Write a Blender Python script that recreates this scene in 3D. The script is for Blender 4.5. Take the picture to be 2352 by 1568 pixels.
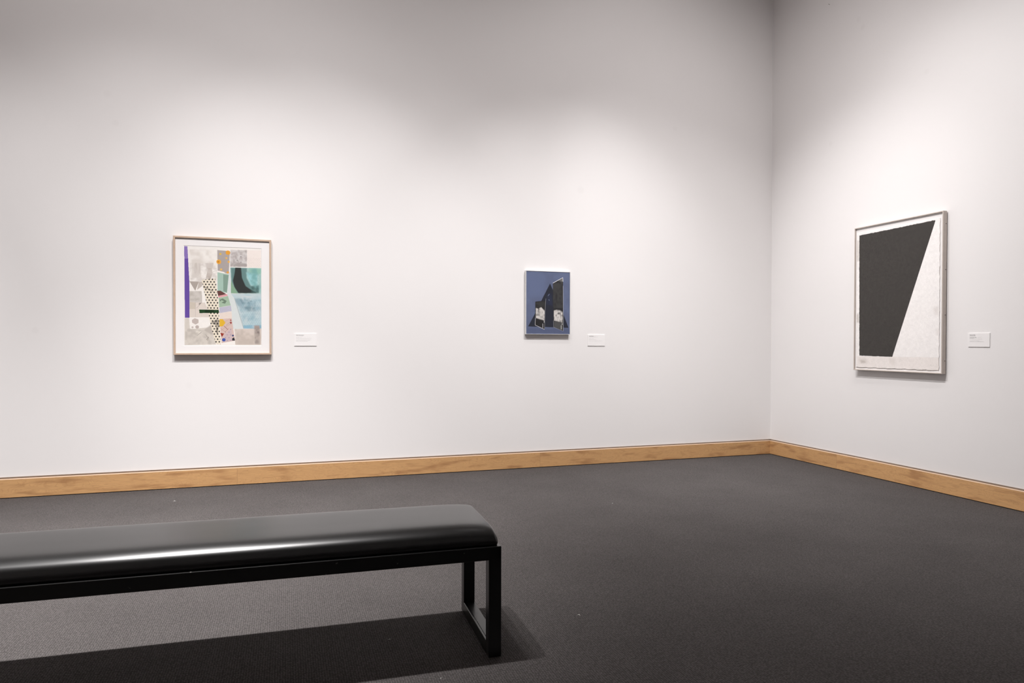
import bpy, bmesh, math, random
import numpy as np
from mathutils import Vector, Matrix, Euler

for o in list(bpy.data.objects):
    bpy.data.objects.remove(o)
scene = bpy.context.scene
C = scene.collection

# ---------------------------------------------------------------- camera
cam_d = bpy.data.cameras.new('camera')
cam = bpy.data.objects.new('camera', cam_d)
C.objects.link(cam)
YAW, PITCH, ROLL = -0.31861, -0.01242, 0.00212
fw = Vector((-math.sin(YAW) * math.cos(PITCH), math.cos(YAW) * math.cos(PITCH), math.sin(PITCH)))
rt = Vector((math.cos(YAW), math.sin(YAW), 0))
up = rt.cross(fw)
r2 = rt * math.cos(ROLL) + up * math.sin(ROLL)
u2 = -rt * math.sin(ROLL) + up * math.cos(ROLL)
M = Matrix((r2, u2, -fw)).transposed().to_4x4()
M.translation = Vector((-4.57313, -5.66148, 1.09))
cam.matrix_world = M
cam_d.sensor_width = 36.0
cam_d.lens = 36.0 * 1575.83 / 2352.0
cam_d.shift_y = 24.16 / 2352.0
cam_d.clip_start = 0.05
scene.camera = cam

# ---------------------------------------------------------------- world, exposure
world = bpy.data.worlds.new('world')
scene.world = world
world.use_nodes = True
world.node_tree.nodes['Background'].inputs[0].default_value = (0.9, 0.92, 1, 1)
world.node_tree.nodes['Background'].inputs[1].default_value = 0.02
vs = scene.view_settings
vs.view_transform = 'Standard'
vs.look = 'None'
vs.gamma = 1.0
vs.use_curve_mapping = False
vs.exposure = 0.0

# ---------------------------------------------------------------- gallery track spots and one added ambient fill (ceiling at 5.0 m)
def spot(pos, target, power, angle, blend=1.0, radius=0.035, color=(1.0, 0.972, 0.965)):
    d = bpy.data.lights.new('track_or_fill_spot', 'SPOT')
    d.energy = power
    d.spot_size = math.radians(angle)
    d.spot_blend = blend
    d.shadow_soft_size = radius
    d.color = color
    o = bpy.data.objects.new('track_or_fill_spot', d)
    C.objects.link(o)
    o.location = pos
    o.rotation_euler = (Vector(target) - Vector(pos)).to_track_quat('-Z', 'Y').to_euler()
    return o

SPOTS = [
    # position, target, power, cone angle
    ((-8.2, -2.7, 4.85), (-8.2, 0, 1.4), 958, 50),
    ((-5.2, -2.7, 4.85), (-5.2, -1.7, 0.0), 770, 60),
    ((-2.7, -2.0, 4.85), (0, -2.0, 0.9), 128, 80),
    ((-5.8, -2.7, 4.85), (-5.8, 0, 1.8), 97, 110),
    ((-4.4, -2.7, 4.85), (-4.4, 0, 0.3), 98, 80),
    ((-4.4, -2.7, 4.85), (-4.4, 0, 1.8), 97, 110),
    ((-1.6, -2.7, 4.85), (-1.6, 0, 1.8), 160, 110),
    ((-2.7, -2.6, 4.85), (0, -2.6, 0.3), 294, 80),
    ((-2.7, -2.0, 4.85), (0, -2.0, 1.8), 87, 110),
    ((-6.6, -2.75, 4.85), (-6.6, -2.3, 0), 402, 45),
    ((-5.6, -2.75, 4.85), (-5.6, -2.4, 0), 760, 56),
    ((-5.6, -2.75, 4.85), (-5.6, -2.3, 0), 328, 75),
    ((-4.8, -2.75, 4.85), (-4.8, -2.3, 0), 181, 75),
    ((-2.7, -1.6, 4.85), (-1.9, -1.7, 0), 290, 66),
    ((-8.0, -5.5, 4.85), (-10.5, -5.5, 3.5), 535, 100),  # added ambient fill, bounced off the unseen left wall
    ((-5.6, -3.4, 4.85), (-5.6, 0, 0.9), 328, 55),
    ((-3.3, -3.4, 4.85), (-3.3, 0, 0.6), 170, 55),
    ((-1.2, -3.4, 4.85), (-1.2, 0, 0.6), 130, 55),
    ((-4.4, -2.7, 4.85), (-4.4, 0, 0.42), 350, 60),
    ((-2.2, -2.7, 4.85), (-2.2, 0, 0.38), 385, 60),
    ((-7.2, -2.7, 4.85), (-7.2, 0, 0.6), 172, 60),
    ((-3.4, -1.0, 4.85), (0, -1.0, 0.5), 345, 55),
]
for s in SPOTS:
    # pinker tint on the added fill and the wide spots warms the shaded wall
    spot(*s, color=(1.0, 0.86, 0.83) if s[0][1] < -5
         else (1.0, 0.945, 0.935) if s[3] > 100 else (1.0, 0.972, 0.965))

# ---------------------------------------------------------------- helpers
def lin(c):
    out = []
    for v in c:
        v = v / 255.0
        out.append(v / 12.92 if v <= 0.04045 else ((v + 0.055) / 1.055) ** 2.4)
    return out

def mat(name):
    m = bpy.data.materials.new(name)
    m.use_nodes = True
    nt = m.node_tree
    return m, nt, nt.nodes['Principled BSDF']

def node(nt, kind, **kw):
    n = nt.nodes.new(kind)
    for k, v in kw.items():
        setattr(n, k, v)
    return n

def simple(name, rgb, rough=0.5, spec=0.5, metal=0.0, bump=0.0, bscale=200.0, vary=0.0):
    m, nt, b = mat(name)
    b.inputs['Base Color'].default_value = (*rgb, 1)
    b.inputs['Roughness'].default_value = rough
    b.inputs['Specular IOR Level'].default_value = spec
    b.inputs['Metallic'].default_value = metal
    tc = node(nt, 'ShaderNodeTexCoord')
    nz = node(nt, 'ShaderNodeTexNoise')
    nz.inputs['Scale'].default_value = bscale
    nz.inputs['Detail'].default_value = 3
    nt.links.new(tc.outputs['Object'], nz.inputs['Vector'])
    if vary > 0:
        mx = node(nt, 'ShaderNodeMix', data_type='RGBA')
        mx.inputs['A'].default_value = (*[c * (1 - vary) for c in rgb], 1)
        mx.inputs['B'].default_value = (*[min(1, c * (1 + vary)) for c in rgb], 1)
        nt.links.new(nz.outputs['Fac'], mx.inputs['Factor'])
        nt.links.new(mx.outputs['Result'], b.inputs['Base Color'])
    if bump > 0:
        bp = node(nt, 'ShaderNodeBump')
        bp.inputs['Strength'].default_value = 1.0
        bp.inputs['Distance'].default_value = bump
        nt.links.new(nz.outputs['Fac'], bp.inputs['Height'])
        nt.links.new(bp.outputs['Normal'], b.inputs['Normal'])
    return m

def link_mesh(name, me, m=None, parent=None):
    o = bpy.data.objects.new(name, me)
    C.objects.link(o)
    if m is not None:
        me.materials.append(m)
    if parent is not None:
        o.parent = parent
    return o

def from_bm(name, bm, m=None, parent=None, smooth=False):
    me = bpy.data.meshes.new(name)
    bmesh.ops.recalc_face_normals(bm, faces=bm.faces)
    bm.to_mesh(me)
    bm.free()
    if smooth:
        for p in me.polygons:
            p.use_smooth = True
    return link_mesh(name, me, m, parent)

def add_box(bm, x0, x1, y0, y1, z0, z1):
    v = [bm.verts.new(p) for p in ((x0, y0, z0), (x1, y0, z0), (x1, y1, z0), (x0, y1, z0),
                                   (x0, y0, z1), (x1, y0, z1), (x1, y1, z1), (x0, y1, z1))]
    for f in ((0, 3, 2, 1), (4, 5, 6, 7), (0, 1, 5, 4), (1, 2, 6, 5), (2, 3, 7, 6), (3, 0, 4, 7)):
        bm.faces.new([v[i] for i in f])

def box(name, x0, x1, y0, y1, z0, z1, m, parent=None, bevel=0.0):
    bm = bmesh.new()
    add_box(bm, x0, x1, y0, y1, z0, z1)
    if bevel > 0:
        bmesh.ops.bevel(bm, geom=bm.edges[:], offset=bevel, segments=3, profile=0.5, affect='EDGES', clamp_overlap=True)
    return from_bm(name, bm, m, parent, smooth=False)

def empty(name, loc, rz, label, cat, group=None):
    o = bpy.data.objects.new(name, None)
    C.objects.link(o)
    o.location = loc
    o.rotation_euler = (0, 0, rz)
    o['label'] = label
    o['category'] = cat
    if group:
        o['group'] = group
    return o

def struct(o):
    o['kind'] = 'structure'
    return o

# ---------------------------------------------------------------- setting materials
def wall_material(name, spots, scratch=None):
    m, nt, b = mat(name)
    base = (0.824, 0.808, 0.803)
    b.inputs['Roughness'].default_value = 0.75
    b.inputs['Specular IOR Level'].default_value = 0.25
    tc = node(nt, 'ShaderNodeTexCoord')
    # faint roller stipple
    n1 = node(nt, 'ShaderNodeTexNoise')
    n1.inputs['Scale'].default_value = 160
    n1.inputs['Detail'].default_value = 4
    n2 = node(nt, 'ShaderNodeTexNoise')
    n2.inputs['Scale'].default_value = 5
    n2.inputs['Detail'].default_value = 3
    nt.links.new(tc.outputs['Object'], n1.inputs['Vector'])
    nt.links.new(tc.outputs['Object'], n2.inputs['Vector'])
    ad = node(nt, 'ShaderNodeMath', operation='MULTIPLY_ADD')
    nt.links.new(n2.outputs['Fac'], ad.inputs[0])
    ad.inputs[1].default_value = 3.0
    nt.links.new(n1.outputs['Fac'], ad.inputs[2])
    bp = node(nt, 'ShaderNodeBump')
    bp.inputs['Strength'].default_value = 1.0
    bp.inputs['Distance'].default_value = 0.00011
    nt.links.new(ad.outputs[0], bp.inputs['Height'])
    nt.links.new(bp.outputs['Normal'], b.inputs['Normal'])
    # old filled nail holes: soft round patches of slightly duller paint
    total = None
    for (x, y, z, r, s) in spots:
        d = node(nt, 'ShaderNodeVectorMath', operation='DISTANCE')
        nt.links.new(tc.outputs['Object'], d.inputs[0])
        d.inputs[1].default_value = (x, y, z)
        mr = node(nt, 'ShaderNodeMapRange', interpolation_type='SMOOTHSTEP')
        mr.inputs['From Min'].default_value = r
        mr.inputs['From Max'].default_value = r * 0.4
        mr.inputs['To Min'].default_value = 0
        mr.inputs['To Max'].default_value = s
        nt.links.new(d.outputs['Value'], mr.inputs['Value'])
        if total is None:
            total = mr.outputs[0]
        else:
            a = node(nt, 'ShaderNodeMath', operation='ADD')
            nt.links.new(total, a.inputs[0])
            nt.links.new(mr.outputs[0], a.inputs[1])
            total = a.outputs[0]
    mx = node(nt, 'ShaderNodeMix', data_type='RGBA')
    mx.inputs['A'].default_value = (*base, 1)
    mx.inputs['B'].default_value = (0.45, 0.42, 0.40, 1)
    nt.links.new(total, mx.inputs['Factor'])
    nt.links.new(mx.outputs['Result'], b.inputs['Base Color'])
    return m

m_wall_back = wall_material('paint_back', [
    (-6.256, 0, 1.177, .03, .06), (-5.744, 0, 2.688, .03, .05), (-2.06, 0, 2.466, .045, .05),
    (-5.265, 0, .769, .03, .04), (-5.798, 0, 2.893, .035, .05), (-1.10, 0, 3.11, .03, .04)])
m_wall_right = wall_material('paint_right', [
    (0, -1.068, 3.818, .03, .05), (0, -1.114, 3.732, .03, .07), (0, -1.718, 3.138, .03, .05),
    (0, -.768, 2.859, .03, .05)])
m_wall_plain = wall_material('paint_plain', [(0, 0, 1, .02, .01)])
m_ceiling = simple('ceiling_paint', (0.44, 0.405, 0.395), 0.9, 0.1)

def carpet_material():
    m, nt, b = mat('woven_carpet')
    b.inputs['Roughness'].default_value = 0.95
    b.inputs['Specular IOR Level'].default_value = 0.08
    tc = node(nt, 'ShaderNodeTexCoord')
    # loops in columns running away from the back wall, each column staggered
    sx = node(nt, 'ShaderNodeSeparateXYZ')
    nt.links.new(tc.outputs['Object'], sx.inputs[0])
    ya = node(nt, 'ShaderNodeMath', operation='MULTIPLY')
    nt.links.new(sx.outputs[1], ya.inputs[0])
    ya.inputs[1].default_value = 1.4
    yb = node(nt, 'ShaderNodeMath', operation='MULTIPLY_ADD')
    nt.links.new(sx.outputs[0], yb.inputs[0])
    yb.inputs[1].default_value = 0.5
    nt.links.new(ya.outputs[0], yb.inputs[2])
    mp = node(nt, 'ShaderNodeCombineXYZ')
    nt.links.new(sx.outputs[0], mp.inputs[0])
    nt.links.new(yb.outputs[0], mp.inputs[1])
    vo = node(nt, 'ShaderNodeTexVoronoi', feature='F1')
    vo.inputs['Scale'].default_value = 122.0
    vo.inputs['Randomness'].default_value = 0.40
    nt.links.new(mp.outputs[0], vo.inputs['Vector'])
    ramp = node(nt, 'ShaderNodeMapRange', interpolation_type='SMOOTHSTEP')
    ramp.inputs['From Min'].default_value = 0.18
    ramp.inputs['From Max'].default_value = 0.62
    ramp.inputs['To Min'].default_value = 1.0
    ramp.inputs['To Max'].default_value = 0.0
    nt.links.new(vo.outputs['Distance'], ramp.inputs['Value'])
    nz = node(nt, 'ShaderNodeTexNoise')
    nz.inputs['Scale'].default_value = 2.2
    nz.inputs['Detail'].default_value = 5
    nz.inputs['Roughness'].default_value = 0.6
    nt.links.new(tc.outputs['Object'], nz.inputs['Vector'])
    fz = node(nt, 'ShaderNodeTexNoise')
    fz.inputs['Scale'].default_value = 420
    fz.inputs['Detail'].default_value = 2
    nt.links.new(tc.outputs['Object'], fz.inputs['Vector'])
    # loop height -> yarn colour
    mx = node(nt, 'ShaderNodeMix', data_type='RGBA')
    mx.inputs['A'].default_value = (0.058, 0.0530, 0.0520, 1)
    mx.inputs['B'].default_value = (0.122, 0.1120, 0.1095, 1)
    nt.links.new(ramp.outputs[0], mx.inputs['Factor'])
    hs = node(nt, 'ShaderNodeHueSaturation')
    nt.links.new(mx.outputs['Result'], hs.inputs['Color'])
    v1 = node(nt, 'ShaderNodeMapRange')
    v1.inputs['To Min'].default_value = 0.90
    v1.inputs['To Max'].default_value = 1.10
    v1.inputs['From Min'].default_value = 0.25
    v1.inputs['From Max'].default_value = 0.75
    nt.links.new(nz.outputs['Fac'], v1.inputs['Value'])
    v2 = node(nt, 'ShaderNodeMapRange')
    v2.inputs['To Min'].default_value = 0.78
    v2.inputs['To Max'].default_value = 1.22
    v2.inputs['From Min'].default_value = 0.3
    v2.inputs['From Max'].default_value = 0.7
    nt.links.new(fz.outputs['Fac'], v2.inputs['Value'])
    mu = node(nt, 'ShaderNodeMath', operation='MULTIPLY')
    nt.links.new(v1.outputs[0], mu.inputs[0])
    nt.links.new(v2.outputs[0], mu.inputs[1])
    nt.links.new(mu.outputs[0], hs.inputs['Value'])
    nt.links.new(hs.outputs[0], b.inputs['Base Color'])
    bp = node(nt, 'ShaderNodeBump')
    bp.inputs['Strength'].default_value = 0.8
    bp.inputs['Distance'].default_value = 0.002
    nt.links.new(ramp.outputs[0], bp.inputs['Height'])
    nt.links.new(bp.outputs['Normal'], b.inputs['Normal'])
    return m

def maple_material(name, axis, joints, tints):
    """honey maple boards; axis 0 runs along x, 1 along y. joints split boards."""
    m, nt, b = mat(name)
    b.inputs['Roughness'].default_value = 0.42
    b.inputs['Specular IOR Level'].default_value = 0.4
    tc = node(nt, 'ShaderNodeTexCoord')
    sep = node(nt, 'ShaderNodeSeparateXYZ')
    nt.links.new(tc.outputs['Object'], sep.inputs[0])
    along = sep.outputs[axis]
    # board index
    idx = None
    for j in joints:
        g = node(nt, 'ShaderNodeMath', operation='GREATER_THAN')
        nt.links.new(along, g.inputs[0])
        g.inputs[1].default_value = j
        if idx is None:
            idx = g.outputs[0]
        else:
            a = node(nt, 'ShaderNodeMath', operation='ADD')
            nt.links.new(idx, a.inputs[0])
            nt.links.new(g.outputs[0], a.inputs[1])
            idx = a.outputs[0]
    comb = node(nt, 'ShaderNodeCombineXYZ')
    al = node(nt, 'ShaderNodeMath', operation='MULTIPLY')
    nt.links.new(along, al.inputs[0])
    al.inputs[1].default_value = 1.0
    nt.links.new(al.outputs[0], comb.inputs[0])
    zz = node(nt, 'ShaderNodeMath', operation='MULTIPLY')
    nt.links.new(sep.outputs[2], zz.inputs[0])
    zz.inputs[1].default_value = 5.0
    nt.links.new(zz.outputs[0], comb.inputs[1])
    ix = node(nt, 'ShaderNodeMath', operation='MULTIPLY')
    nt.links.new(idx, ix.inputs[0])
    ix.inputs[1].default_value = 7.3
    nt.links.new(ix.outputs[0], comb.inputs[2])
    big = node(nt, 'ShaderNodeTexNoise')
    big.inputs['Scale'].default_value = 2.2
    big.inputs['Detail'].default_value = 3
    big.inputs['Distortion'].default_value = 1.0
    nt.links.new(comb.outputs[0], big.inputs['Vector'])
    # contour lines of the big noise = cathedral grain
    rings = node(nt, 'ShaderNodeMath', operation='MULTIPLY')
    nt.links.new(big.outputs['Fac'], rings.inputs[0])
    rings.inputs[1].default_value = 130.0
    sn = node(nt, 'ShaderNodeMath', operation='SINE')
    nt.links.new(rings.outputs[0], sn.inputs[0])
    pw = node(nt, 'ShaderNodeMapRange', interpolation_type='SMOOTHSTEP')
    pw.inputs['From Min'].default_value = 0.55
    pw.inputs['From Max'].default_value = 1.0
    nt.links.new(sn.outputs[0], pw.inputs['Value'])
    fine = node(nt, 'ShaderNodeTexNoise')
    fine.inputs['Scale'].default_value = 38
    fine.inputs['Detail'].default_value = 4
    fm = node(nt, 'ShaderNodeMapping')
    fm.inputs['Scale'].default_value = (0.35, 2.0, 1.0)
    nt.links.new(comb.outputs[0], fm.inputs['Vector'])
    nt.links.new(fm.outputs[0], fine.inputs['Vector'])
    blot = node(nt, 'ShaderNodeTexNoise')
    blot.inputs['Scale'].default_value = 4.5
    blot.inputs['Detail'].default_value = 2
    nt.links.new(comb.outputs[0], blot.inputs['Vector'])
    c1 = node(nt, 'ShaderNodeMix', data_type='RGBA')
    c1.inputs['A'].default_value = (0.605, 0.352, 0.160, 1)
    c1.inputs['B'].default_value = (0.42, 0.222, 0.098, 1)
    r1 = node(nt, 'ShaderNodeMapRange', interpolation_type='SMOOTHSTEP')
    r1.inputs['From Min'].default_value = 0.50
    r1.inputs['From Max'].default_value = 0.74
    nt.links.new(blot.outputs['Fac'], r1.inputs['Value'])
    nt.links.new(r1.outputs[0], c1.inputs['Factor'])
    c2 = node(nt, 'ShaderNodeMix', data_type='RGBA')
    c2.inputs['B'].default_value = (0.36, 0.18, 0.075, 1)
    nt.links.new(c1.outputs['Result'], c2.inputs['A'])
    f2 = node(nt, 'ShaderNodeMath', operation='MULTIPLY')
    nt.links.new(pw.outputs[0], f2.inputs[0])
    f2.inputs[1].default_value = 0.24
    nt.links.new(f2.outputs[0], c2.inputs['Factor'])
    hs = node(nt, 'ShaderNodeHueSaturation')
    nt.links.new(c2.outputs['Result'], hs.inputs['Color'])
    v = node(nt, 'ShaderNodeMapRange')
    v.inputs['From Min'].default_value = 0.3
    v.inputs['From Max'].default_value = 0.7
    v.inputs['To Min'].default_value = 0.90
    v.inputs['To Max'].default_value = 1.10
    nt.links.new(fine.outputs['Fac'], v.inputs['Value'])
    # small tonal step from board to board
    st = node(nt, 'ShaderNodeMapRange')
    st.inputs['From Min'].default_value = 0
    st.inputs['From Max'].default_value = float(len(joints))
    st.inputs['To Min'].default_value = tints[0]
    st.inputs['To Max'].default_value = tints[1]
    nt.links.new(idx, st.inputs['Value'])
    mu = node(nt, 'ShaderNodeMath', operation='MULTIPLY')
    nt.links.new(v.outputs[0], mu.inputs[0])
    nt.links.new(st.outputs[0], mu.inputs[1])
    nt.links.new(mu.outputs[0], hs.inputs['Value'])
    # thin dark joint line
    col = hs.outputs[0]
    for j in joints:
        s = node(nt, 'ShaderNodeMath', operation='SUBTRACT')
        nt.links.new(along, s.inputs[0])
        s.inputs[1].default_value = j
        ab = node(nt, 'ShaderNodeMath', operation='ABSOLUTE')
        nt.links.new(s.outputs[0], ab.inputs[0])
        lt = node(nt, 'ShaderNodeMath', operation='LESS_THAN')
        nt.links.new(ab.outputs[0], lt.inputs[0])
        lt.inputs[1].default_value = 0.0012
        mj = node(nt, 'ShaderNodeMix', data_type='RGBA')
        nt.links.new(lt.outputs[0], mj.inputs['Factor'])
        nt.links.new(col, mj.inputs['A'])
        mj.inputs['B'].default_value = (0.40, 0.23, 0.11, 1)
        col = mj.outputs['Result']
    nt.links.new(col, b.inputs['Base Color'])
    return m

m_carpet = carpet_material()
m_maple_back = maple_material('maple_back', 0, [-8.0, -4.928, -2.45], (1.0, 0.95))
m_maple_right = maple_material('maple_right', 1, [-3.4, -0.883], (1.12, 0.98))
m_bead = simple('reveal_bead', (0.50, 0.46, 0.43), 0.7, 0.2)

# ---------------------------------------------------------------- room shell
XL, YR, ZC = -10.5, -10.0, 5.0
ZW = 0.146
struct(box('floor', XL - .2, .2, YR - .2, .2, -0.1, 0.0, m_carpet))
struct(box('wall_back', XL, 0.0, 0.0, 0.2, ZW, ZC, m_wall_back))
struct(box('wall_right', 0.0, 0.2, YR, 0.2, ZW, ZC, m_wall_right))
struct(box('wall_left', XL - .2, XL, YR, 0.2, 0.0, ZC, m_wall_plain))
struct(box('wall_rear', XL - .2, 0.2, YR - .2, YR, 0.0, ZC, m_wall_plain))
struct(box('ceiling', XL - .2, .2, YR - .2, .2, ZC, ZC + 0.1, m_ceiling))
# recessed reveal behind and above the baseboards
struct(box('trim_1', XL, 0.010, 0.010, 0.2, 0.0, ZW, m_bead))
struct(box('trim_2', 0.010, 0.2, YR, 0.2, 0.0, ZW, m_bead))

m_edge = simple('pale_lit_edge', (0.63, 0.46, 0.33), 0.6, 0.3, vary=.1, bscale=12)  # light on the rounded edge, plus paint overspill, put into the colour
def pale_top(o):
    """top edge paler than the face: caught light and paint overspill in its colour"""
    o.data.materials.append(m_edge)
    for p in o.data.polygons:
        if p.center.z > 0.1315 and abs(p.normal.z) > 0.3:
            p.material_index = 1
    return o

T, ZB = 0.019, 0.1345
bm = bmesh.new()
pr = [(-T, 0.0055), (-T, ZB - .003), (-T + .001, ZB - .0009), (-T + .003, ZB), (0.009, ZB), (0.009, 0.0055)]
def sweep(bm, pts_a, pts_b):
    va = [bm.verts.new(p) for p in pts_a]
    vb = [bm.verts.new(p) for p in pts_b]
    n = len(va)
    for i in range(n):
        bm.faces.new((va[i], va[(i + 1) % n], vb[(i + 1) % n], vb[i]))
    bm.faces.new(va)
    bm.faces.new(vb[::-1])
sweep(bm, [(XL, y, z) for y, z in pr], [(y, y, z) for y, z in pr])      # mitred into the corner
pale_top(struct(from_bm('baseboard_back', bm, m_maple_back)))
bm = bmesh.new()
sweep(bm, [(x, YR, z) for x, z in pr], [(x, x, z) for x, z in pr])
pale_top(struct(from_bm('baseboard_right', bm, m_maple_right)))

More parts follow.
